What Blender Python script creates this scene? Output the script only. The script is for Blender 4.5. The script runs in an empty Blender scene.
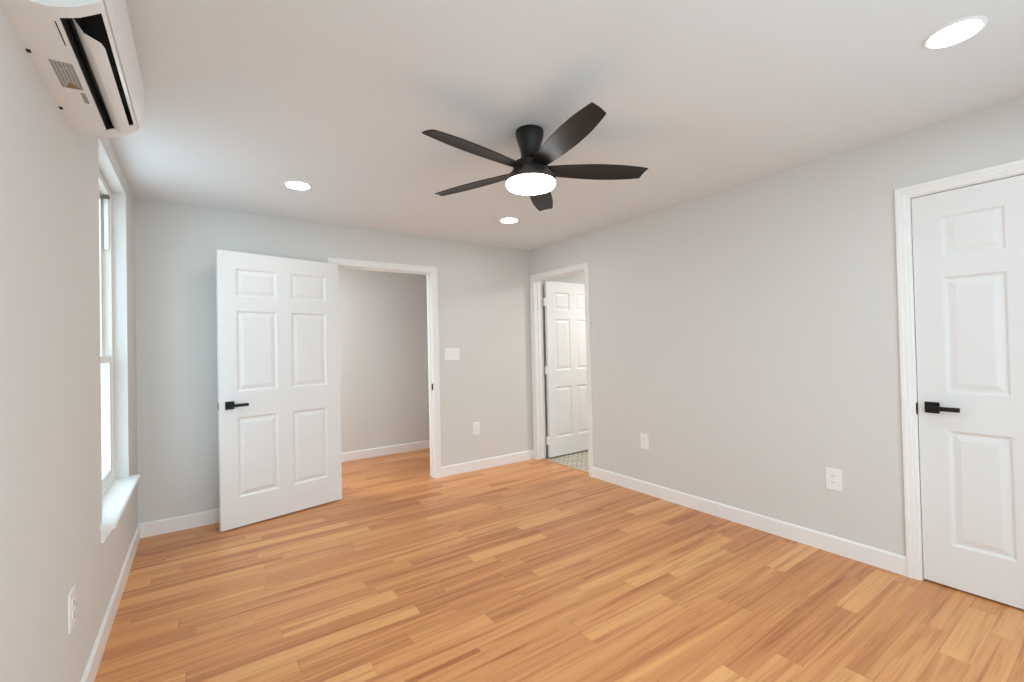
import bpy, bmesh, math, random
from mathutils import Vector, Matrix
S = bpy.context.scene
C = S.collection
R = math.radians

# ------------------------------------------------------------------ room dimensions (metres, camera stands over the origin)
XL, XR = -0.3717, 3.1459          # left / right wall faces
YB, YR = 4.1262, -0.50            # back / rear wall faces
H = 2.3997
WT = 0.115                        # partition thickness

# ------------------------------------------------------------------ camera
cam_d = bpy.data.cameras.new('camera')
cam = bpy.data.objects.new('camera', cam_d); C.objects.link(cam)
yaw, pitch, roll = 0.60816, 0.012526, -0.02169
R0 = Vector((math.cos(yaw), -math.sin(yaw), 0)); F0 = Vector((math.sin(yaw), math.cos(yaw), 0)); U0 = Vector((0, 0, 1))
Fv = F0*math.cos(pitch) + U0*math.sin(pitch); Uv = U0*math.cos(pitch) - F0*math.sin(pitch)
Rv = R0*math.cos(roll) + Uv*math.sin(roll); Uw = -R0*math.sin(roll) + Uv*math.cos(roll)
m = Matrix((Rv, Uw, -Fv)).transposed().to_4x4(); m.translation = (0, 0, 1.2928)
cam.matrix_world = m
cam_d.sensor_fit = 'HORIZONTAL'; cam_d.sensor_width = 36.0
cam_d.lens = 448.24/1024*36.0
cam_d.clip_start = 0.02
S.camera = cam

# ------------------------------------------------------------------ world, light, exposure
S.view_settings.view_transform = 'Standard'
S.view_settings.look = 'None'
S.view_settings.exposure = 1.10
S.view_settings.gamma = 1.0
S.view_settings.use_curve_mapping = False
w = bpy.data.worlds.new('world'); S.world = w; w.use_nodes = True
bg = w.node_tree.nodes['Background']
bg.inputs['Strength'].default_value = 2.0
_g = w.node_tree.nodes.new('ShaderNodeTexCoord'); _s = w.node_tree.nodes.new('ShaderNodeSeparateXYZ'); _r = w.node_tree.nodes.new('ShaderNodeValToRGB')
_m = w.node_tree.nodes.new('ShaderNodeMapRange'); _m.inputs[1].default_value = -1.0; _m.inputs[2].default_value = 1.0
w.node_tree.links.new(_g.outputs['Generated'], _s.inputs[0]); w.node_tree.links.new(_s.outputs[2], _m.inputs[0]); w.node_tree.links.new(_m.outputs[0], _r.inputs[0]); w.node_tree.links.new(_r.outputs[0], bg.inputs['Color'])
_e = _r.color_ramp.elements                     # overcast sky above, pale ground below the horizon
_e[0].position = 0.46; _e[0].color = (0.57, 0.66, 0.72, 1); _e[1].position = 0.54; _e[1].color = (0.75, 0.905, 1.0, 1)
S.cycles.max_bounces = 14; S.cycles.diffuse_bounces = 10; S.cycles.transparent_max_bounces = 12
S.cycles.use_denoising = True
S.cycles.sample_clamp_indirect = 6.0
S.cycles.caustics_reflective = False; S.cycles.caustics_refractive = False

def area(name, loc, rot, sx, sy, power, col, portal=False, shape='RECTANGLE', spread=180):
    d = bpy.data.lights.new(name, 'AREA'); d.shape = shape; d.size = sx; d.size_y = sy
    d.energy = power; d.color = col; d.spread = R(spread)
    if portal: d.cycles.is_portal = True
    o = bpy.data.objects.new(name, d); C.objects.link(o); o.location = loc; o.rotation_euler = rot
    return o
# window openings (left wall, and an unseen one behind the camera, sized for fill daylight)
W1 = dict(y0=2.735, y1=3.655, z0=0.535, z1=2.295)
W2 = dict(x0=-0.25, x1=2.45, z0=0.08, z1=2.20)
area('daylight_window_left', (XL-0.20, (W1['y0']+W1['y1'])/2, 1.41), (0, R(-90), 0), 1.75, 0.92, 1, (1, 1, 1), portal=True)
area('fill_portal_rear', ((W2['x0']+W2['x1'])/2, YR-0.20, 1.14), (R(90), 0, 0), 2.70, 2.12, 1, (1, 1, 1), portal=True)
WARM = (1.0, 0.99, 0.95)
E_DOWN, E_HALL, E_BATH = 2.5, 9.0, 15.0
area('hall_fill_light', (0.35, 4.80, 2.36), (0, 0, 0), 0.5, 0.5, E_HALL, WARM, shape='DISK')  # unseen lamp without a fixture, added to light the hall
area('daylight_hall_window', (XL-0.20, 4.83, 1.35), (0, R(-90), 0), 1.5, 0.8, 1, (1, 1, 1), portal=True)
area('bathroom_fill_light', (4.3, 3.0, 2.33), (0, 0, 0), 0.35, 0.35, E_BATH, (1, 0.97, 0.93), shape='DISK')  # added fill for the bathroom, out of view, no fixture modelled
area('room_downlight_behind_camera', (0.547, 0.40, H-0.012), (0, 0, 0), 0.15, 0.15, E_DOWN, WARM, shape='DISK')

# ------------------------------------------------------------------ materials
def mat(name, col, rough=0.5, metal=0.0, emit=None, bump=None, spec=0.5):
    m = bpy.data.materials.new(name); m.use_nodes = True
    nt = m.node_tree; b = nt.nodes['Principled BSDF']
    b.inputs['Base Color'].default_value = (*col, 1); b.inputs['Roughness'].default_value = rough
    b.inputs['Metallic'].default_value = metal; b.inputs['Specular IOR Level'].default_value = spec
    if emit:
        b.inputs['Emission Color'].default_value = (*emit[0], 1); b.inputs['Emission Strength'].default_value = emit[1]
    if bump:                                   # (scale, strength, distance)
        n = nt.nodes.new('ShaderNodeTexNoise'); n.inputs['Scale'].default_value = bump[0]; n.inputs['Detail'].default_value = 3
        g = nt.nodes.new('ShaderNodeNewGeometry'); nt.links.new(g.outputs['Position'], n.inputs['Vector'])
        k = nt.nodes.new('ShaderNodeBump'); k.inputs['Strength'].default_value = bump[1]; k.inputs['Distance'].default_value = bump[2]
        nt.links.new(n.outputs['Fac'], k.inputs['Height']); nt.links.new(k.outputs['Normal'], b.inputs['Normal'])
    return m
M = {}
M['wall'] = mat('grey_wall_paint', (0.685, 0.68, 0.66), 0.85, bump=(70, 0.25, 0.004), spec=0.25)
M['ceiling'] = mat('white_ceiling_paint', (0.77, 0.80, 0.82), 0.9, bump=(55, 0.2, 0.004), spec=0.2)
M['trim'] = mat('white_semi_gloss', (0.85, 0.85, 0.84), 0.38)
M['door'] = mat('white_door_paint', (0.78, 0.785, 0.785), 0.42)
M['black'] = mat('matte_black_metal', (0.006, 0.006, 0.006), 0.4, 0.3)
M['plate'] = mat('white_plastic', (0.87, 0.87, 0.86), 0.35)
M['slot'] = mat('socket_dark', (0.12, 0.115, 0.11), 0.6)
M['ac'] = mat('ac_white_plastic', (0.81, 0.82, 0.82), 0.3)
M['acdark'] = mat('ac_dark_outlet', (0.004, 0.004, 0.004), 0.6)
M['grey'] = mat('grey_sticker', (0.33, 0.33, 0.31), 0.5)
M['gold'] = mat('warning_sticker', (0.30, 0.19, 0.07), 0.6)
M['vinyl'] = mat('white_window_vinyl', (0.80, 0.80, 0.76), 0.35)
M['fan'] = mat('fan_dark_bronze', (0.006, 0.0065, 0.007), 0.33, 0.2)
M['blade'] = mat('fan_blade_dark_brown', (0.012, 0.0105, 0.009), 0.45, spec=0.35)
M['ring'] = mat('fan_light_ring', (0.10, 0.085, 0.075), 0.35, 0.6)
M['fanlens'] = mat('fan_lens', (0.9, 0.9, 0.9), 0.4, emit=((0.96, 0.985, 1.0), 14.0))
M['downlens'] = mat('downlight_lens', (0.9, 0.9, 0.9), 0.4, emit=((0.93, 0.985, 1.0), 36.0))
M['thresh'] = mat('wood_threshold', (0.50, 0.30, 0.13), 0.4)
M['steel'] = mat('brushed_steel', (0.35, 0.34, 0.33), 0.35, 0.9)
M['dark'] = mat('dark_rubber', (0.03, 0.03, 0.03), 0.8)  # plain dark rubber tone, not assigned to any part

def glass_mat():
    m = bpy.data.materials.new('window_glass'); m.use_nodes = True; nt = m.node_tree; nt.nodes.clear()
    o = nt.nodes.new('ShaderNodeOutputMaterial'); mx = nt.nodes.new('ShaderNodeMixShader')
    t = nt.nodes.new('ShaderNodeBsdfTransparent'); g = nt.nodes.new('ShaderNodeBsdfGlossy'); f = nt.nodes.new('ShaderNodeFresnel')
    t.inputs['Color'].default_value = (0.90, 0.94, 0.95, 1); g.inputs['Roughness'].default_value = 0.02; f.inputs['IOR'].default_value = 1.12
    g2 = nt.nodes.new('ShaderNodeNewGeometry'); mm = nt.nodes.new('ShaderNodeMath'); mm.operation = 'MULTIPLY_ADD'; mm.inputs[1].default_value = -1.0; mm.inputs[2].default_value = 1.0; nt.links.new(g2.outputs['Backfacing'], mm.inputs[0])
    m3 = nt.nodes.new('ShaderNodeMath'); m3.operation = 'MULTIPLY'; nt.links.new(f.outputs[0], m3.inputs[0]); nt.links.new(mm.outputs[0], m3.inputs[1]); nt.links.new(m3.outputs[0], mx.inputs[0]); nt.links.new(t.outputs[0], mx.inputs[1]); nt.links.new(g.outputs[0], mx.inputs[2]); nt.links.new(mx.outputs[0], o.inputs[0])
    return m
M['glass'] = glass_mat()

def N(nt, t, **kw):
    n = nt.nodes.new(t)
    for k, v in kw.items(): setattr(n, k, v)
    return n
def math_n(nt, op, a, b=None, c=None):
    n = N(nt, 'ShaderNodeMath', operation=op)
    for i, v in enumerate((a, b, c)):
        if v is None: continue
        if isinstance(v, (int, float)): n.inputs[i].default_value = v
        else: nt.links.new(v, n.inputs[i])
    return n.outputs[0]
def floor_mat():
    m = bpy.data.materials.new('strip_wood_laminate'); m.use_nodes = True; nt = m.node_tree; L = nt.links
    b = nt.nodes['Principled BSDF']
    g = N(nt, 'ShaderNodeNewGeometry'); sp = N(nt, 'ShaderNodeSeparateXYZ'); L.new(g.outputs['Position'], sp.inputs[0])
    x, y = sp.outputs[0], sp.outputs[1]
    RW, LEN = 0.0965, 0.80
    ry = math_n(nt, 'DIVIDE', math_n(nt, 'ADD', y, 9.978), RW)
    row = math_n(nt, 'FLOOR', ry); fy = math_n(nt, 'FRACT', ry)
    wn = N(nt, 'ShaderNodeTexWhiteNoise', noise_dimensions='1D'); L.new(row, wn.inputs['W'])
    rx = math_n(nt, 'ADD', math_n(nt, 'DIVIDE', math_n(nt, 'ADD', x, 20.0), LEN), math_n(nt, 'MULTIPLY', wn.outputs['Value'], 7.3))
    # uneven piece lengths: warp the position along the row
    wob = math_n(nt, 'MULTIPLY', math_n(nt, 'SINE', math_n(nt, 'ADD', math_n(nt, 'MULTIPLY', rx, 2.1), math_n(nt, 'MULTIPLY', row, 1.7))), 0.28)
    rx = math_n(nt, 'ADD', rx, wob)
    col = math_n(nt, 'FLOOR', rx); fx = math_n(nt, 'FRACT', rx)
    cv = N(nt, 'ShaderNodeCombineXYZ'); L.new(col, cv.inputs[0]); L.new(row, cv.inputs[1])
    w2 = N(nt, 'ShaderNodeTexWhiteNoise', noise_dimensions='2D'); L.new(cv.outputs[0], w2.inputs['Vector'])
    sc = N(nt, 'ShaderNodeSeparateColor'); L.new(w2.outputs['Color'], sc.inputs[0])
    # grain coordinates: stretched along x, shifted per piece
    gx = math_n(nt, 'ADD', math_n(nt, 'MULTIPLY', x, 0.85), math_n(nt, 'MULTIPLY', sc.outputs[0], 37.0))
    gy = math_n(nt, 'MULTIPLY', y, 21.0)
    gv = N(nt, 'ShaderNodeCombineXYZ'); L.new(gx, gv.inputs[0]); L.new(gy, gv.inputs[1]); L.new(math_n(nt, 'MULTIPLY', sc.outputs[1], 20.0), gv.inputs[2])
    n1 = N(nt, 'ShaderNodeTexNoise'); n1.inputs['Scale'].default_value = 1.0; n1.inputs['Detail'].default_value = 5; n1.inputs['Roughness'].default_value = 0.55; n1.inputs['Distortion'].default_value = 0.9
    L.new(gv.outputs[0], n1.inputs['Vector'])
    gv2 = N(nt, 'ShaderNodeCombineXYZ'); L.new(math_n(nt, 'MULTIPLY', gx, 3.0), gv2.inputs[0]); L.new(math_n(nt, 'MULTIPLY', y, 150.0), gv2.inputs[1]); L.new(sc.outputs[2], gv2.inputs[2])
    n2 = N(nt, 'ShaderNodeTexNoise'); n2.inputs['Scale'].default_value = 1.0; n2.inputs['Detail'].default_value = 4
    L.new(gv2.outputs[0], n2.inputs['Vector'])
    base = N(nt, 'ShaderNodeValToRGB'); L.new(sc.outputs[0], base.inputs[0])
    cr = base.color_ramp; cr.interpolation = 'LINEAR'
    cols = [(0.0, (0.57, 0.235, 0.088)), (0.3, (0.62, 0.268, 0.100)), (0.6, (0.67, 0.302, 0.114)), (0.86, (0.71, 0.332, 0.130)), (0.91, (0.76, 0.380, 0.150)), (1.0, (0.80, 0.415, 0.17))]
    cr.elements[0].position = 0; cr.elements[0].color = (*cols[0][1], 1); cr.elements[1].position = 1; cr.elements[1].color = (*cols[-1][1], 1)
    for p_, c_ in cols[1:-1]:
        e = cr.elements.new(p_); e.color = (*c_, 1)
    def mul(colsock, fac, colr):
        mx = N(nt, 'ShaderNodeMix', data_type='RGBA', blend_type='MULTIPLY'); L.new(fac, mx.inputs[0]); L.new(colsock, mx.inputs[6]); mx.inputs[7].default_value = (*colr, 1); return mx.outputs[2]
    r1 = N(nt, 'ShaderNodeMapRange'); r1.inputs[1].default_value = 0.51; r1.inputs[2].default_value = 0.70; L.new(n1.outputs['Fac'], r1.inputs[0])
    c = mul(base.outputs[0], r1.outputs[0], (0.64, 0.50, 0.43))
    r1b = N(nt, 'ShaderNodeMapRange'); r1b.inputs[1].default_value = 0.46; r1b.inputs[2].default_value = 0.28; L.new(n1.outputs['Fac'], r1b.inputs[0])
    mx = N(nt, 'ShaderNodeMix', data_type='RGBA', blend_type='MIX'); L.new(math_n(nt, 'MULTIPLY', r1b.outputs[0], 0.75), mx.inputs[0]); L.new(c, mx.inputs[6]); mx.inputs[7].default_value = (0.80, 0.42, 0.155, 1); c = mx.outputs[2]
    r2 = N(nt, 'ShaderNodeMapRange'); r2.inputs[1].default_value = 0.5; r2.inputs[2].default_value = 0.75; L.new(n2.outputs['Fac'], r2.inputs[0])
    c = mul(c, math_n(nt, 'MULTIPLY', r2.outputs[0], 0.6), (0.72, 0.62, 0.55))
    # thin joints
    ey = math_n(nt, 'LESS_THAN', math_n(nt, 'MINIMUM', fy, math_n(nt, 'SUBTRACT', 1.0, fy)), 0.010)
    ex = math_n(nt, 'LESS_THAN', fx, 0.003)
    c = mul(c, math_n(nt, 'MULTIPLY', math_n(nt, 'MAXIMUM', ex, ey), 0.5), (0.6, 0.5, 0.45))
    L.new(c, b.inputs['Base Color'])
    b.inputs['Roughness'].default_value = 0.33; b.inputs['Specular IOR Level'].default_value = 0.4
    rr = math_n(nt, 'ADD', math_n(nt, 'MULTIPLY', n2.outputs['Fac'], 0.15), 0.27); L.new(rr, b.inputs['Roughness'])
    return m
M['floor'] = floor_mat()
def tile_mat():
    m = bpy.data.materials.new('bathroom_mosaic_tile'); m.use_nodes = True; nt = m.node_tree; L = nt.links
    b = nt.nodes['Principled BSDF']; g = N(nt, 'ShaderNodeNewGeometry')
    mp = N(nt, 'ShaderNodeMapping'); mp.inputs['Rotation'].default_value = (0, 0, R(45)); L.new(g.outputs['Position'], mp.inputs[0])
    br = N(nt, 'ShaderNodeTexBrick'); L.new(mp.outputs[0], br.inputs['Vector'])
    br.inputs['Scale'].default_value = 1.0; br.inputs['Brick Width'].default_value = 0.10; br.inputs['Row Height'].default_value = 0.05
    br.inputs['Mortar Size'].default_value = 0.007; br.inputs['Color1'].default_value = (0.66, 0.61, 0.50, 1); br.inputs['Color2'].default_value = (0.50, 0.46, 0.36, 1); br.inputs['Mortar'].default_value = (0.20, 0.18, 0.14, 1)
    L.new(br.outputs['Color'], b.inputs['Base Color']); b.inputs['Roughness'].default_value = 0.35
    return m
M['tile'] = tile_mat()
def sticker_mat():
    m = bpy.data.materials.new('printed_sticker'); m.use_nodes = True; nt = m.node_tree; L = nt.links
    b = nt.nodes['Principled BSDF']; g = N(nt, 'ShaderNodeNewGeometry'); sp = N(nt, 'ShaderNodeSeparateXYZ'); L.new(g.outputs['Position'], sp.inputs[0])
    f = math_n(nt, 'FRACT', math_n(nt, 'MULTIPLY', sp.outputs[0], 120.0))
    n = N(nt, 'ShaderNodeTexNoise'); n.inputs['Scale'].default_value = 90; L.new(g.outputs['Position'], n.inputs['Vector'])
    k = math_n(nt, 'MULTIPLY', math_n(nt, 'LESS_THAN', f, 0.45), math_n(nt, 'GREATER_THAN', n.outputs['Fac'], 0.42))
    mx = N(nt, 'ShaderNodeMix', data_type='RGBA'); L.new(k, mx.inputs[0]); mx.inputs[6].default_value = (0.46, 0.46, 0.44, 1); mx.inputs[7].default_value = (0.24, 0.24, 0.23, 1)
    L.new(mx.outputs[2], b.inputs['Base Color']); b.inputs['Roughness'].default_value = 0.5
    return m
M['sticker'] = sticker_mat()

# ------------------------------------------------------------------ mesh helpers
def box(bm, a, b, bev=0.0):
    x0, y0, z0 = a; x1, y1, z1 = b
    vs = [bm.verts.new(p) for p in ((x0,y0,z0),(x1,y0,z0),(x1,y1,z0),(x0,y1,z0),(x0,y0,z1),(x1,y0,z1),(x1,y1,z1),(x0,y1,z1))]
    fs = [bm.faces.new([vs[i] for i in q]) for q in ((0,3,2,1),(4,5,6,7),(0,1,5,4),(1,2,6,5),(2,3,7,6),(3,0,4,7))]
    if bev:
        es = {e for f in fs for e in f.edges}
        bmesh.ops.bevel(bm, geom=list(es), offset=bev, segments=2, profile=0.5, affect='EDGES')
def lathe(bm, prof, n=48, o=(0, 0, 0)):
    rings = []
    for r, z in prof:
        rings.append([bm.verts.new((o[0]+r*math.cos(2*math.pi*i/n), o[1]+r*math.sin(2*math.pi*i/n), o[2]+z)) for i in range(n)] if r > 1e-5 else [bm.verts.new((o[0], o[1], o[2]+z))])
    for a, b in zip(rings, rings[1:]):
        for i in range(n):
            j = (i+1) % n
            q = [a[i % len(a)], a[j % len(a)], b[j % len(b)], b[i % len(b)]]
            q = list(dict.fromkeys(q))
            if len(q) > 2: bm.faces.new(q)
def prism(bm, loop, ext):                      # loop: list of 3-vectors, ext: vector
    a = [bm.verts.new(p) for p in loop]; b = [bm.verts.new(Vector(p)+Vector(ext)) for p in loop]
    n = len(a)
    bm.faces.new(a[::-1]); bm.faces.new(b)
    for i in range(n): bm.faces.new([a[i], a[(i+1) % n], b[(i+1) % n], b[i]])
def obj(name, bm, material, parent=None, loc=(0, 0, 0), smooth=False, rotz=0.0):
    bmesh.ops.recalc_face_normals(bm, faces=bm.faces[:])
    me = bpy.data.meshes.new(name); bm.to_mesh(me); bm.free(); me.materials.append(material)
    if smooth:
        for p in me.polygons: p.use_smooth = True
        me.set_sharp_from_angle(angle=R(35))
    o = bpy.data.objects.new(name, me); C.objects.link(o)
    o.location = loc; o.rotation_euler = (0, 0, rotz); o.parent = parent
    return o
def NB(): return bmesh.new()
def struct(name, bm, material, **k):
    o = obj(name, bm, material, **k); o['kind'] = 'structure'; return o
def tag(o, label, cat, group=None):
    o['label'] = label; o['category'] = cat
    if group: o['group'] = group
    return o
def empty(name, loc, rotz=0):
    o = bpy.data.objects.new(name, None); C.objects.link(o); o.location = loc; o.rotation_euler = (0, 0, rotz); o.empty_display_size = 0.1
    return o
def dup(root, loc, rotz, label, group):
    r = root.copy(); C.objects.link(r); r.location = loc; r.rotation_euler = (0, 0, rotz); r['label'] = label; r['group'] = group
    for ch in list(root.children):
        c = ch.copy(); C.objects.link(c); c.parent = r
        for g in list(ch.children):
            d = g.copy(); C.objects.link(d); d.parent = c
    return r

def wall_slab(bm, axis, p0, p1, a0, a1, z0, z1, holes):
    """slab between planes p0,p1 on axis ('x' or 'y'), running a0..a1 along the other axis, with rectangular holes (a,b,z,z)"""
    us = sorted({a0, a1, *[h[0] for h in holes], *[h[1] for h in holes]}); zs = sorted({z0, z1, *[h[2] for h in holes], *[h[3] for h in holes]})
    us = [u for u in us if a0 <= u <= a1]; zs = [z for z in zs if z0 <= z <= z1]
    solid = {}
    for i in range(len(us)-1):
        for j in range(len(zs)-1):
            cu, cz = (us[i]+us[i+1])/2, (zs[j]+zs[j+1])/2
            solid[i, j] = not any(h[0] < cu < h[1] and h[2] < cz < h[3] for h in holes)
    V = {}
    def v(p, u, z):
        k = (p, u, z)
        if k not in V: V[k] = bm.verts.new((p, u, z) if axis == 'x' else (u, p, z))
        return V[k]
    for (i, j), s in solid.items():
        if not s: continue
        u0, u1, w0, w1 = us[i], us[i+1], zs[j], zs[j+1]
        for p in (p0, p1): bm.faces.new([v(p, u0, w0), v(p, u1, w0), v(p, u1, w1), v(p, u0, w1)])
        for di, dj, q in ((-1, 0, ((u0, w0), (u0, w1))), (1, 0, ((u1, w0), (u1, w1))), (0, -1, ((u0, w0), (u1, w0))), (0, 1, ((u0, w1), (u1, w1)))):
            if not solid.get((i+di, j+dj), False):
                (ua, wa), (ub, wb) = q
                bm.faces.new([v(p0, ua, wa), v(p0, ub, wb), v(p1, ub, wb), v(p1, ua, wa)])

# ------------------------------------------------------------------ openings
JT = 0.018                                     # jamb board thickness
A0, A1, AH = 0.985, 1.905, 2.045               # hall doorway clear opening (x) and head height
B0, B1, BH = 3.233, 4.050, 2.045               # bathroom doorway clear opening (y)
K1, KH = 0.7385, 2.045; K0 = K1-0.768          # closet doorway clear opening (y)
CASW, REV = 0.058, 0.005

# ------------------------------------------------------------------ room shell
HALL_Y = 5.43
bm = NB(); box(bm, (XL-0.30, YR-0.2, -0.10), (XR+0.055, HALL_Y+0.12, 0.0)); struct('floor', bm, M['floor'])
bm = NB(); box(bm, (XR+0.055, 0.9, -0.10), (5.6, YB+0.3, -0.003)); struct('floor_bathroom', bm, M['tile'])
bm = NB(); box(bm, (XR+0.055, -0.7, -0.10), (4.2, 0.9, 0.0)); struct('floor_closet', bm, M['floor'])
bm = NB(); box(bm, (XL-0.30, YR-0.2, H), (5.6, HALL_Y+0.12, H+0.1)); struct('ceiling', bm, M['ceiling'])
bm = NB(); wall_slab(bm, 'x', XL, XL-0.16, YR-0.15, HALL_Y+0.12, 0, H, [(W1['y0'], W1['y1'], W1['z0']-0.02, W1['z1']), (4.43, 5.23, 0.6, 2.1)]); struct('wall_left', bm, M['wall'])
bm = NB(); wall_slab(bm, 'y', YB, YB+WT, XL, 5.4, 0, H, [(A0-JT, A1+JT, 0, AH+JT)]); struct('wall_back', bm, M['wall'])
bm = NB(); wall_slab(bm, 'x', XR, XR+WT, YR-0.15, YB, 0, H, [(B0-JT, B1+JT, 0, BH+JT), (K0-JT, K1+JT, 0, KH+JT)]); struct('wall_right', bm, M['wall'])
bm = NB(); wall_slab(bm, 'y', YR, YR-0.15, XL-0.16, XR+WT, 0, H, [(W2['x0'], W2['x1'], W2['z0'], W2['z1'])]); struct('wall_rear', bm, M['wall'])
bm = NB(); wall_slab(bm, 'y', HALL_Y, HALL_Y+0.1, XL, 5.4, 0, H, []); struct('wall_hall', bm, M['wall'])
bm = NB(); wall_slab(bm, 'x', 3.6, 3.7, YB+WT, HALL_Y, 0, H, []); struct('wall_hall_end', bm, M['wall'])
bm = NB(); wall_slab(bm, 'x', 5.3, 5.4, 0.9, YB, 0, H, []); wall_slab(bm, 'y', 1.0, 1.1, XR+WT, 5.3, 0, H, []); struct('wall_bathroom', bm, M['wall'])
bm = NB(); wall_slab(bm, 'x', 4.0, 4.1, -0.7, 1.0, 0, H, []); wall_slab(bm, 'y', -0.7, -0.6, XR+WT, 4.1, 0, H, []); struct('wall_closet', bm, M['wall'])

# baseboards
BT, BHt = 0.013, 0.102
def base_prof(): return [(0, 0), (BT, 0), (BT, BHt-0.010), (BT-0.004, BHt-0.003), (BT-0.008, BHt), (0, BHt)]
def baseboard(name, axis, face, sgn, a, b):
    bm = NB()
    if axis == 'y': prism(bm, [(a, face+sgn*t, z) for t, z in base_prof()], (b-a, 0, 0))
    else: prism(bm, [(face+sgn*t, a, z) for t, z in base_prof()], (0, b-a, 0))
    return struct(name, bm, M['trim'])
cA0, cA1 = A0-REV-CASW, A1+REV+CASW
baseboard('baseboard_back_left', 'y', YB, -1, XL, cA0)
baseboard('baseboard_back_right', 'y', YB, -1, cA1, XR)
baseboard('baseboard_left', 'x', XL, 1, YR, YB-BT)
baseboard('baseboard_right', 'x', XR, -1, K1+REV+CASW, B0-REV-CASW)
baseboard('baseboard_rear', 'y', YR, 1, XL+BT, XR)
baseboard('baseboard_hall', 'y', HALL_Y, -1, XL, 3.6)
baseboard('baseboard_hall_near', 'y', YB+WT, 1, cA1, 3.6)

# door casings: stepped profile swept round the opening
CP = [(0, 0), (0, 0.008), (0.004, 0.011), (0.016, 0.012), (0.020, 0.0145), (0.036, 0.0155), (0.040, 0.018), (0.055, 0.018), (0.058, 0.015), (0.058, 0)]
def casing(name, axis, face, sgn, a, b, h):
    bm = NB(); path = []
    for u, t in CP:
        q = REV+u
        path.append([(a-q, 0.0, t), (a-q, h+q, t), (b+q, h+q, t), (b+q, 0.0, t)])
    def P(k): u, z, t = k; return (u, face+sgn*t, z) if axis == 'y' else (face+sgn*t, u, z)
    vs = [[bm.verts.new(P(k)) for k in row] for row in path]
    n = len(vs)
    for i in range(n):
        j = (i+1) % n
        for s in range(3): bm.faces.new([vs[i][s], vs[j][s], vs[j][s+1], vs[i][s+1]])
    bm.faces.new([r[0] for r in vs]); bm.faces.new([r[3] for r in vs])
    return struct(name, bm, M['trim'])
casing('trim_1', 'y', YB, -1, A0, A1, AH)
casing('trim_2', 'x', XR, -1, B0, B1, BH)
casing('trim_3', 'x', XR, -1, K0, K1, KH)
casing('trim_4', 'y', YB+WT, 1, A0, A1, AH)
casing('trim_5', 'x', XR+WT, 1, B0, B1, BH)

def jamb(name, axis, p0, p1, a, b, h, stop):
    """lining boards through the wall thickness plus the stop strip (stop = (q0,q1) range across the wall)"""
    bm = NB()
    def bx(u0, u1, z0, z1, q0=p0, q1=p1):
        if axis == 'y': box(bm, (u0, min(q0, q1), z0), (u1, max(q0, q1), z1))
        else: box(bm, (min(q0, q1), u0, z0), (max(q0, q1), u1, z1))
    bx(a-JT, a, 0, h+JT); bx(b, b+JT, 0, h+JT); bx(a, b, h, h+JT)
    s0, s1 = stop
    bx(a, a+0.010, 0, h, s0, s1); bx(b-0.010, b, 0, h, s0, s1); bx(a+0.010, b-0.010, h-0.010, h, s0, s1)
    return struct(name, bm, M['trim'])
j1 = jamb('trim_6', 'y', YB, YB+WT, A0, A1, AH, (YB+0.038, YB+0.072))
j2 = jamb('trim_7', 'x', XR, XR+WT, B0, B1, BH, (XR+0.042, XR+0.076))
j3 = jamb('trim_8', 'x', XR, XR+WT, K0, K1, KH, (XR+0.040, XR+0.074))

# strike plates on the jambs
bm = NB(); box(bm, (A1-0.0015, YB+0.004, 0.875), (A1+0.0005, YB+0.034, 0.940)); box(bm, (A1-0.004, YB+0.001, 0.888), (A1, YB+0.008, 0.928))
sp_ = obj('strike_plate', bm, M['black'], j1)
bm = NB(); box(bm, (XR-0.0035, K1-0.001, 0.886), (XR+0.012, K1+0.0035, 0.946), 0.001)
sp_ = obj('strike_plate', bm, M['black'], j3)

# bathroom threshold strip
bm = NB(); prism(bm, [(XR+0.035, B0, 0.0), (XR+0.043, B0, 0.007), (XR+0.066, B0, 0.007), (XR+0.076, B0, -0.002)], (0, B1-B0, 0)); struct('trim_9', bm, M['thresh'])

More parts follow.
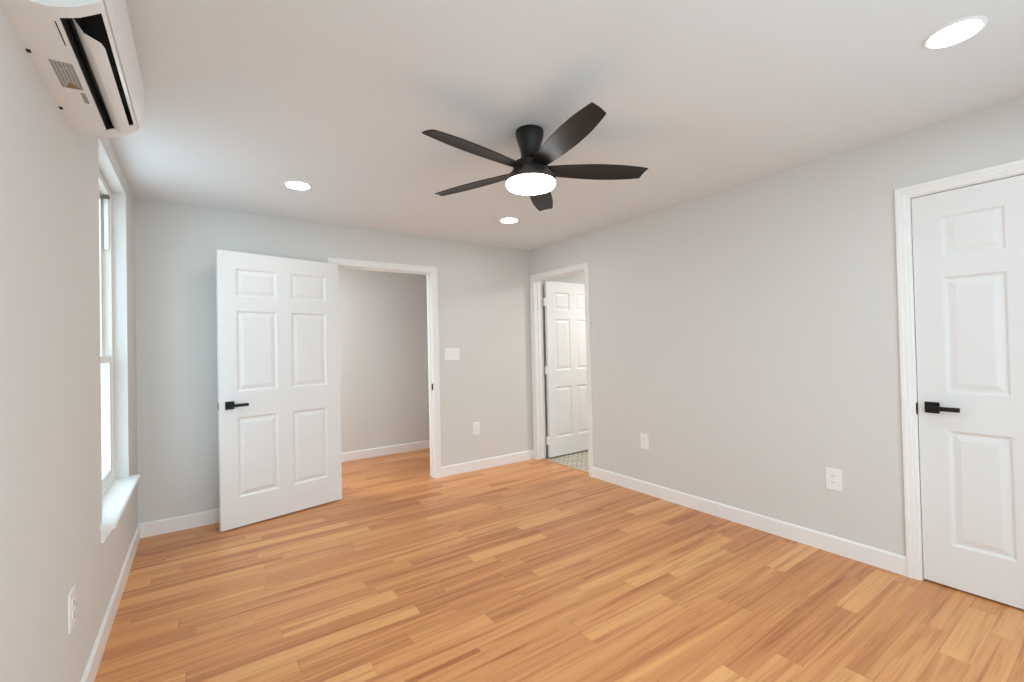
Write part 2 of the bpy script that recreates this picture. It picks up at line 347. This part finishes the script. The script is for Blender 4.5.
# ------------------------------------------------------------------ doors
def door_leaf(name, wd, ht, t, stile, mull, loc, rotz):
    """local frame: hinge edge at x=0, leaf runs +x, front face at y=0 (normal -y), back at y=t, z from 0"""
    pw = (wd-2*stile-mull)/2
    rects = [(c, c+pw, z0, z1) for c in (stile, stile+pw+mull) for z0, z1 in ((0.213, 0.803), (0.993, 1.593), (1.698, 1.908))]
    bm = NB()
    for yb, s in ((0.0, 1), (t, -1)):
        xs = sorted({0, wd, *[r[0] for r in rects], *[r[1] for r in rects]}); zs = sorted({0, ht, *[r[2] for r in rects], *[r[3] for r in rects]})
        V = {}
        def v(x, z, d=0.0):
            k = (round(x, 5), round(z, 5), round(d, 5))
            if k not in V: V[k] = bm.verts.new((x, yb+s*d, z))
            return V[k]
        for i in range(len(xs)-1):
            for j in range(len(zs)-1):
                cx, cz = (xs[i]+xs[i+1])/2, (zs[j]+zs[j+1])/2
                if any(r[0] < cx < r[1] and r[2] < cz < r[3] for r in rects): continue
                bm.faces.new([v(xs[i], zs[j]), v(xs[i+1], zs[j]), v(xs[i+1], zs[j+1]), v(xs[i], zs[j+1])])
        for r in rects:
            steps = [(0, 0), (0.004, 0.0015), (0.010, 0.0075), (0.014, 0.009), (0.022, 0.009), (0.027, 0.0075), (0.046, 0.0025), (0.050, 0.0022)]
            loops = []
            for ins, d in steps:
                loops.append([v(r[0]+ins, r[2]+ins, d), v(r[1]-ins, r[2]+ins, d), v(r[1]-ins, r[3]-ins, d), v(r[0]+ins, r[3]-ins, d)])
            for a, b in zip(loops, loops[1:]):
                for q in range(4): bm.faces.new([a[q], a[(q+1) % 4], b[(q+1) % 4], b[q]])
            bm.faces.new(loops[-1])
    # edge faces
    c = [(0, 0), (wd, 0), (wd, ht), (0, ht)]
    for q in range(4):
        (xa, za), (xb, zb) = c[q], c[(q+1) % 4]
        bm.faces.new([bm.verts.new((xa, 0, za)), bm.verts.new((xb, 0, zb)), bm.verts.new((xb, t, zb)), bm.verts.new((xa, t, za))])
    bmesh.ops.remove_doubles(bm, verts=bm.verts[:], dist=1e-5)
    o = struct(name, bm, M['door'], loc=loc, rotz=rotz)
    return o
def lever(door, xr, z, t, sides, toward=-1):
    """square rose and flat lever on each listed side; the lever points toward the hinge edge"""
    for s in sides:
        y0 = 0.0 if s < 0 else t
        bm = NB()
        box(bm, (xr-0.029, min(y0, y0+s*0.009), z-0.029), (xr+0.029, max(y0, y0+s*0.009), z+0.029), 0.002)
        h = obj('door_handle', bm, M['black'], door)
        bm = NB()
        ya, yb_ = y0+s*0.009, y0+s*0.052
        box(bm, (xr-0.010, min(ya, yb_), z-0.010), (xr+0.010, max(ya, yb_), z+0.010), 0.002)
        yc, yd = y0+s*0.040, y0+s*0.053
        x1 = xr+toward*0.112
        box(bm, (min(x1, xr+0.011), min(yc, yd), z-0.011), (max(x1, xr+0.011), max(yc, yd), z+0.011), 0.002)
        obj('lever', bm, M['black'], h)
def latch(door, wd, t, z, m_):
    bm = NB(); box(bm, (wd-0.0005, t/2-0.012, z-0.028), (wd+0.0015, t/2+0.012, z+0.028)); lt = obj('latch_plate', bm, m_, door)
    bm = NB(); prism(bm, [(wd+0.0015, t/2-0.006, z-0.008), (wd+0.011, t/2+0.004, z-0.008), (wd+0.011, t/2+0.006, z-0.008), (wd+0.0015, t/2+0.006, z-0.008)], (0, 0, 0.016)); obj('latch_bolt', bm, m_, lt)

LT = 0.035
# 1: the open door on the hall doorway
a = 0.2124
fx, fy = 0.9935, 4.047
d1 = door_leaf('door_1', 0.905, 2.03, LT, 0.115, 0.105, (fx, fy, 0.011), math.pi + a)   # local +x -> (-cos a, -sin a)
# local -y must face the camera: rotate so that +x is (-cos,-sin); then -y = (-sin a, cos a) faces away, so the visible face is the y=t one
d1.location = (fx + math.sin(a)*-LT, fy + math.cos(a)*LT, 0.011)
lever(d1, 0.840, 0.897, LT, (-1, 1))
latch(d1, 0.905, LT, 0.897, M['steel'])
for z in (0.20, 1.0, 1.80):
    bm = NB(); lathe(bm, [(0, 0), (0.006, 0), (0.006, 0.09), (0, 0.09)], 12, (-0.004, -0.012, z)); obj('hinge', bm, M['trim'], d1)
# 2: the bathroom door, swung 90 degrees into the bathroom; room-side face looks toward -y
d2 = door_leaf('door_2', 0.81, 2.03, LT, 0.118, 0.095, (XR+WT+0.020, 3.998, 0.011), R(0.6))
for z in (0.19, 1.0, 1.79):
    bm = NB(); box(bm, (-0.022, 0.004, z-0.045), (0.0, 0.0345, z+0.045)); lathe(bm, [(0, 0), (0.0055, 0), (0.0055, 0.092), (0, 0.092)], 12, (-0.010, 0.040, z-0.046)); obj('hinge', bm, M['trim'], d2)
lever(d2, 0.745, 0.897, LT, (-1, 1))
latch(d2, 0.81, LT, 0.897, M['black'])
# 3: the closed closet door; leaf runs from the latch edge at y=K1 toward smaller y, hinges at y=K0
d3 = door_leaf('door_3', 0.762, 2.03, LT, 0.112, 0.085, (XR+0.004, K0+0.003, 0.011), R(90))
# local +x -> +y, local +y -> -x : shift so the room face is at XR+0.004
d3.location = (XR+0.004+LT, K0+0.003, 0.011)
lever(d3, 0.705, 0.915, LT, (1,))
for z in (0.19, 1.0, 1.79):
    bm = NB(); lathe(bm, [(0, 0), (0.0055, 0), (0.0055, 0.09), (0, 0.09)], 12, (-0.002, LT+0.004, z-0.045)); obj('hinge', bm, M['trim'], d3)

# ------------------------------------------------------------------ left window
def rail(bm, x0, x1, y0, y1, z0, z1): box(bm, (x0, y0, z0), (x1, y1, z1), 0.0025)
wy0, wy1, wz0, wz1 = W1['y0'], W1['y1'], W1['z0'], W1['z1']
win = empty('window_1', (XL-0.10, (wy0+wy1)/2, wz0)); win['kind'] = 'structure'
def wobj(name, bm, mt, parent=None):
    p = parent or win
    off = Vector(win.location)
    for v in bm.verts: v.co -= off
    return obj(name, bm, mt, p)
FX = XL-0.066                                  # room-side plane of the window unit
bm = NB()
rail(bm, FX-0.075, FX, wy0, wy0+0.035, wz0, wz1); rail(bm, FX-0.075, FX, wy1-0.035, wy1, wz0, wz1)
rail(bm, FX-0.075, FX, wy0+0.034, wy1-0.034, wz1-0.040, wz1); rail(bm, FX-0.075, FX, wy0+0.034, wy1-0.034, wz0, wz0+0.035)
for yy in (wy0+0.035, wy1-0.047):              # raised track lip along the jambs
    rail(bm, FX-0.040, FX-0.034, yy, yy+0.012, wz0+0.03, wz1-0.03)
wobj('window_frame', bm, M['vinyl'])
zm = 1.27
def sash(x0, x1, z0, z1, nm, rb, rt):
    bm = NB(); ya, yb_ = wy0+0.036, wy1-0.036
    rail(bm, x0, x1, ya, ya+0.040, z0, z1); rail(bm, x0, x1, yb_-0.040, yb_, z0, z1)
    rail(bm, x0, x1, ya+0.039, yb_-0.039, z0, z0+rb); rail(bm, x0, x1, ya+0.039, yb_-0.039, z1-rt, z1)
    s = wobj(nm, bm, M['vinyl'])
    bm = NB(); xm = (x0+x1)/2
    box(bm, (xm-0.002, ya+0.035, z0+rb-0.005), (xm+0.002, yb_-0.035, z1-rt+0.005)); wobj('window_pane', bm, M['glass'], s)
sash(FX-0.066, FX-0.040, zm-0.02, wz1-0.038, 'upper_sash', 0.035, 0.035)
sash(FX-0.032, FX-0.006, wz0+0.034, zm+0.02, 'lower_sash', 0.045, 0.040)
bm = NB(); rail(bm, FX-0.030, FX-0.008, wy1-0.060, wy1-0.034, 1.93, wz1-0.042); wobj('sash_stop', bm, M['vinyl'])
bm = NB(); rail(bm, FX-0.030, FX-0.004, wy1-0.085, wy1-0.040, wz1-0.058, wz1-0.040); wobj('tilt_latch', bm, M['slot'])
# reveal lining (far side reads white), sill and apron
bm = NB()
box(bm, (FX-0.005, wy1-0.001, wz0), (XL+0.0008, wy1+0.006, wz1)); box(bm, (FX-0.005, wy0-0.006, wz0), (XL+0.0008, wy0+0.001, wz1))
struct('trim_10', bm, M['wall'])
bm = NB(); prism(bm, [(FX+0.001, wy0-0.045, wz0-0.022), (XL+0.046, wy0-0.045, wz0-0.022), (XL+0.052, wy0-0.045, wz0-0.017), (XL+0.052, wy0-0.045, wz0-0.005), (XL+0.046, wy0-0.045, wz0+0.001), (FX+0.001, wy0-0.045, wz0+0.001)], (0, wy1-wy0+0.09, 0))
struct('window_1_sill', bm, M['trim'])
bm = NB(); prism(bm, [(XL, wy0-0.03, wz0-0.022), (XL+0.040, wy0-0.03, wz0-0.022), (XL+0.036, wy0-0.03, wz0-0.034), (XL+0.020, wy0-0.03, wz0-0.058), (XL+0.010, wy0-0.03, wz0-0.078), (XL, wy0-0.03, wz0-0.080)], (0, wy1-wy0+0.06, 0))
struct('trim_11', bm, M['trim'])

# unseen rear window behind the camera, put in for fill daylight
win2 = empty('fill_window_2', ((W2['x0']+W2['x1'])/2, YR-0.08, W2['z0'])); win2['kind'] = 'structure'
def w2obj(name, bm, mt, parent=None):
    for v in bm.verts: v.co -= Vector(win2.location)
    return obj(name, bm, mt, parent or win2)
x0, x1, z0, z1 = W2['x0'], W2['x1'], W2['z0'], W2['z1']; xm = (x0+x1)/2
bm = NB()
for (xa, xb, za, zb) in ((x0, x0+0.05, z0, z1), (x1-0.05, x1, z0, z1), (x0+0.05, x1-0.05, z0, z0+0.05), (x0+0.05, x1-0.05, z1-0.05, z1), (xm-0.03, xm+0.03, z0+0.05, z1-0.05)):
    box(bm, (xa, YR-0.12, za), (xb, YR-0.05, zb), 0.002)
fr = w2obj('window_frame', bm, M['vinyl'])
for xa, xb in ((x0+0.045, xm-0.025), (xm+0.025, x1-0.045)):
    bm = NB(); box(bm, (xa, YR-0.087, z0+0.045), (xb, YR-0.083, z1-0.045)); w2obj('window_pane', bm, M['glass'], fr)

# ------------------------------------------------------------------ ceiling fan
FC = (1.402, 1.815)
ZS = 1.12                                       # drop scale of the fan body
def ZL(p): return [(r, z*ZS) for r, z in p]
fan = tag(empty('ceiling_fan', (FC[0], FC[1], H)), 'black five-blade flush ceiling fan with a round lit lens, in the middle of the ceiling', 'ceiling fan')
bm = NB(); lathe(bm, ZL([(0, 0), (0.067, 0), (0.072, -0.004), (0.072, -0.022), (0.069, -0.036), (0.060, -0.062), (0.052, -0.088), (0.047, -0.108), (0.047, -0.120), (0.052, -0.132), (0.066, -0.143), (0.084, -0.150), (0.089, -0.156), (0.089, -0.190), (0, -0.190)]), 64)
obj('housing', bm, M['fan'], fan, smooth=True)
bm = NB(); lathe(bm, ZL([(0, -0.186), (0.094, -0.186), (0.098, -0.190), (0.103, -0.203), (0.118, -0.209), (0.126, -0.216), (0.1285, -0.226), (0.1285, -0.240), (0.115, -0.242), (0, -0.240)]), 64)
ring = obj('light_kit', bm, M['ring'], fan, smooth=True)
bm = NB(); lathe(bm, ZL([(0.121, -0.236), (0.126, -0.240), (0.127, -0.250), (0.121, -0.259), (0.100, -0.266), (0.06, -0.270), (0, -0.272)]), 64)
obj('lens', bm, M['fanlens'], ring, smooth=True)
RB, R1 = 0.075, 0.612
def half_w(t):
    P = [(-0.15, 0.028), (0, 0.035), (0.15, 0.046), (0.35, 0.056), (0.55, 0.061), (0.75, 0.058), (0.9, 0.049), (1.0, 0.040), (1.1, 0.026)]
    for k in range(1, len(P)-2):
        if t <= P[k+1][0] or k == len(P)-3:
            q = (t-P[k][0])/(P[k+1][0]-P[k][0]); a_, b_, c_, d_ = P[k-1][1], P[k][1], P[k+1][1], P[k+2][1]
            return 0.5*((2*b_)+(-a_+c_)*q+(2*a_-5*b_+4*c_-d_)*q*q+(-a_+3*b_-3*c_+d_)*q**3)
def blade_mesh():
    bm = NB(); nu, nv = 26, 6; th = 0.0055; rows = []
    for i in range(nu+1):
        t = i/nu
        # edges: leading and trailing half widths along the blade
        wl = half_w(t); wt = half_w(t)*1.03
        row = []
        for j in range(nv+1):
            s = j/nv; yy = -wt + (wl+wt)*s
            xe = R1 - 0.017*s                                  # slanted tip cut
            xx = RB + (xe-RB)*t
            row.append((xx, yy, 0.004*(1-(2*s-1)**2)))
        rows.append(row)
    top = [[bm.verts.new((x, y, z+th/2)) for x, y, z in r] for r in rows]; bot = [[bm.verts.new((x, y, z-th/2)) for x, y, z in r] for r in rows]
    for i in range(nu):
        for j in range(nv):
            bm.faces.new([top[i][j], top[i+1][j], top[i+1][j+1], top[i][j+1]]); bm.faces.new([bot[i][j], bot[i][j+1], bot[i+1][j+1], bot[i+1][j]])
        for j in (0, nv): bm.faces.new([top[i][j], top[i+1][j], bot[i+1][j], bot[i][j]])
    for j in range(nv):
        for i in (0, nu): bm.faces.new([top[i][j], top[i][j+1], bot[i][j+1], bot[i][j]])
    return bm
b0 = obj('blade', blade_mesh(), M['blade'], fan, smooth=True)
PH = 43.3
for k in range(5):
    b_ = b0 if k == 0 else b0.copy()
    if k: C.objects.link(b_); b_.parent = fan
    # the clockwise edge of each blade is the higher one
    tilt = Matrix.Rotation(R(-2.3), 3, Vector((math.cos(yaw), -math.sin(yaw), 0)))     # the blade plane hangs a little out of level
    b_.rotation_euler = (tilt @ Matrix.Rotation(R(PH+72*k), 3, 'Z') @ Matrix.Rotation(R(-12), 3, 'X')).to_euler(); b_.location = (0, 0, -0.205)

# ------------------------------------------------------------------ recessed downlights
GL = 'recessed downlights in the ceiling'
dl = tag(empty('recessed_downlight', (0.547, 3.24, H)), 'round recessed downlight over the open white door, leftmost of the three', 'ceiling light', GL)
bm = NB(); lathe(bm, [(0.072, -0.001), (0.072, -0.006), (0.078, -0.007), (0.084, -0.003), (0.085, 0.0), (0.072, 0.0)], 48)
tr = obj('trim_ring', bm, M['trim'], dl, smooth=True)
bm = NB(); lathe(bm, [(0, -0.0045), (0.0725, -0.0045), (0.0725, -0.001), (0, -0.001)], 48); obj('lens', bm, M['downlens'], dl)
dup(dl, (2.228, 3.206, H), 0, 'round recessed downlight above the wall between the two far doorways', GL)
dup(dl, (2.266, 0.395, H), 0, 'round recessed downlight at the top right, above the closed closet door, nearest the camera', GL)

# ------------------------------------------------------------------ outlets and switch
def plate(bm, wd, ht, t=0.006): box(bm, (-wd/2, -t, -ht/2), (wd/2, 0, ht/2), 0.0018)
GO = 'white wall outlets'
def make_outlet(label, loc, rotz, decora=False):
    o = tag(empty('wall_outlet', loc, rotz), label, 'outlet', GO)
    bm = NB(); plate(bm, 0.084, 0.130); obj('cover_plate', bm, M['plate'], o)
    if decora:
        bm = NB(); box(bm, (-0.017, -0.0085, -0.034), (0.017, -0.0055, 0.034), 0.001); s = obj('socket', bm, M['plate'], o)
        zs = (0.017, -0.017)
    else: zs = (0.0195, -0.0195)
    for z in zs:
        if not decora:
            bm = NB(); n = 24
            loop = [(0.017*math.cos(2*math.pi*i/n), -0.0085, z+max(-0.0135, min(0.0135, 0.017*math.sin(2*math.pi*i/n)))) for i in range(n)]
            prism(bm, loop, (0, 0.003, 0)); s = obj('socket', bm, M['plate'], o)
        bm = NB()
        box(bm, (-0.0085, -0.0092, z-0.002), (-0.006, -0.0084, z+0.008)); box(bm, (0.006, -0.0092, z-0.001), (0.0085, -0.0084, z+0.007)); lathe(bm, [(0, 0), (0.0028, 0), (0.0028, 0.0006), (0, 0.0006)], 10, (0, -0.0092, z-0.0085))
        obj('slots', bm, M['slot'], s)
    return o
make_outlet('white outlet low on the back wall beneath the light switch', (2.385, YB, 0.437), 0, True)
make_outlet('white outlet on the left wall near the camera, below the window', (XL, 2.135, 0.430), R(90))
oo = make_outlet('white outlet on the right wall close to the bathroom doorway', (XR, 2.544, 0.449), R(-90))
dup(oo, (XR, 1.134, 0.447), R(-90), 'white outlet on the right wall nearer the closed closet door', GO)

sw = tag(empty('light_switch', (2.120, YB, 1.229)), 'white triple toggle light switch plate right of the hall doorway', 'light switch')
bm = NB(); plate(bm, 0.170, 0.122); obj('cover_plate', bm, M['plate'], sw)
for x in (-0.046, 0, 0.046):
    bm = NB(); box(bm, (x-0.006, -0.0070, -0.012), (x+0.006, -0.0055, 0.012)); t_ = obj('toggle', bm, M['plate'], sw)
    bm = NB(); prism(bm, [(x-0.004, -0.006, -0.006), (x-0.004, -0.017, 0.006), (x-0.004, -0.016, 0.011), (x-0.004, -0.006, 0.006)], (0.008, 0, 0)); obj('lever', bm, M['plate'], t_)

# ------------------------------------------------------------------ split air conditioner on the left wall
Y0, Y1 = 1.462, 2.245
ac = tag(empty('air_conditioner', (XL, (Y0+Y1)/2, 2.11)), 'white wall mounted split air conditioner high on the left wall', 'air conditioner')
def acobj(name, bm, mt, parent=None, smooth=False):
    for v in bm.verts: v.co -= Vector(ac.location)
    return obj(name, bm, mt, parent or ac, smooth=smooth)
outer = [(0, 2.111), (0, 2.383), (0.135, 2.383), (0.170, 2.378), (0.190, 2.362), (0.199, 2.335), (0.1995, 2.29), (0.198, 2.255), (0.194, 2.215), (0.187, 2.180), (0.178, 2.160)]
bottom = [(0.160, 2.147), (0.135, 2.130), (0.105, 2.1175), (0.09, 2.1125)]
notch = [(0.176, 2.1585), (0.168, 2.195), (0.120, 2.200), (0.100, 2.165), (0.099, 2.1155), (0.09, 2.1125)]
bm = NB()
S0, S1 = 1.505, 2.180
def acl(pts, y): return [(XL+u, y, z) for u, z in pts]
prism(bm, acl(outer+bottom, Y0), (0, S0-Y0, 0)); prism(bm, acl(outer[:-1]+notch, S0), (0, S1-S0, 0)); prism(bm, acl(outer+bottom, S1), (0, Y1-S1, 0))
body = acobj('body', bm, M['ac'], smooth=True)
bm = NB(); prism(bm, acl([(0.1755, 2.1575), (0.1675, 2.194), (0.1205, 2.199), (0.1005, 2.1655), (0.0995, 2.1175), (0.1005, 2.1175), (0.1015, 2.165), (0.1212, 2.198), (0.1668, 2.193), (0.1745, 2.1575)], S0+0.0005), (0, S1-S0-0.001, 0))
EP = [(0.1745, 2.160), (0.1670, 2.193), (0.121, 2.198), (0.101, 2.165), (0.1005, 2.121)]; prism(bm, acl(EP, S0+0.0003), (0, 0.001, 0)); prism(bm, acl(EP, S1-0.0013), (0, 0.001, 0))
acobj('air_outlet', bm, M['acdark'], body)
# louver: curved vane hanging in the outlet, its near end cut back
bm = NB(); rowsA = []
vane = [(0.113, 2.160), (0.117, 2.138), (0.126, 2.124), (0.140, 2.117), (0.157, 2.120), (0.168, 2.130)]
for yy, cut in ((S0+0.012, 0.35), (S0+0.05, 0.55), (S0+0.09, 0.92), (S0+0.12, 1.0), (S1-0.03, 1.0), (S1-0.004, 1.0)):
    n = len(vane); row = []
    for i in range(n):
        f = i/(n-1)*cut*(n-1); k = min(int(f), n-2); q = f-k
        u = vane[k][0]*(1-q)+vane[k+1][0]*q; z = vane[k][1]*(1-q)+vane[k+1][1]*q
        row.append((XL+u, yy, z))
    rowsA.append(row)
vt = [[bm.verts.new(p) for p in r] for r in rowsA]; vb = [[bm.verts.new((p[0]-0.001, p[1], p[2]+0.003)) for p in r] for r in rowsA]
for G_ in (vt, vb):
    for i in range(len(G_)-1):
        for j in range(len(G_[0])-1): bm.faces.new([G_[i][j], G_[i+1][j], G_[i+1][j+1], G_[i][j+1]])
for i in range(len(vt)-1):
    for j in (0, -1): bm.faces.new([vt[i][j], vt[i+1][j], vb[i+1][j], vb[i][j]])
for j in range(len(vt[0])-1):
    for i in (0, -1): bm.faces.new([vt[i][j], vt[i][j+1], vb[i][j+1], vb[i][j]])
acobj('louver', bm, M['ac'], smooth=True)
# front cover: thin shell over the front with a visible lower edge
fc = [(0.186, 2.172), (0.1965, 2.205), (0.2015, 2.245), (0.2035, 2.29), (0.2030, 2.335), (0.194, 2.366), (0.172, 2.3825), (0.170, 2.378), (0.190, 2.362), (0.199, 2.335), (0.1995, 2.29), (0.198, 2.255), (0.194, 2.215), (0.185, 2.176)]
bm = NB(); prism(bm, acl(fc, Y0+0.004), (0, Y1-Y0-0.008, 0)); acobj('front_panel', bm, M['ac'], smooth=True)
def under(u, y, dz=0.0):                          # point on the underside, a hair below it
    pts = [(0.0, 2.111), (0.09, 2.1125), (0.105, 2.1175), (0.135, 2.130)]
    for (ua, za), (ub, zb) in zip(pts, pts[1:]):
        if u <= ub: z = za+(zb-za)*(u-ua)/(ub-ua); break
    return (XL+u, y, z-0.0006-dz)
def sticker(name, quad, mt, dz=0.0):
    bm = NB(); prism(bm, [under(u, y, dz) for u, y in quad], (0, 0, 0.0006)); return acobj(name, bm, mt)
sticker('rating_sticker', [(0.037, 1.722), (0.086, 1.722), (0.086, 1.870), (0.037, 1.880)], M['sticker'])
sticker('warning_sticker', [(0.046, 1.876), (0.084, 1.872), (0.060, 1.838)], M['gold'], 0.0007)
sticker('grey_tab', [(0.074, 1.895), (0.086, 1.895), (0.086, 1.965), (0.074, 1.965)], M['grey'])
sticker('slit', [(0.088, 1.520), (0.0905, 1.520), (0.0905, 1.625), (0.088, 1.625)], M['acdark'])
for yy in (1.70, 2.04):
    bm = NB(); box(bm, (XL+0.0005, yy-0.006, 2.1075), (XL+0.009, yy+0.006, 2.1115)); acobj('clip', bm, M['acdark'])
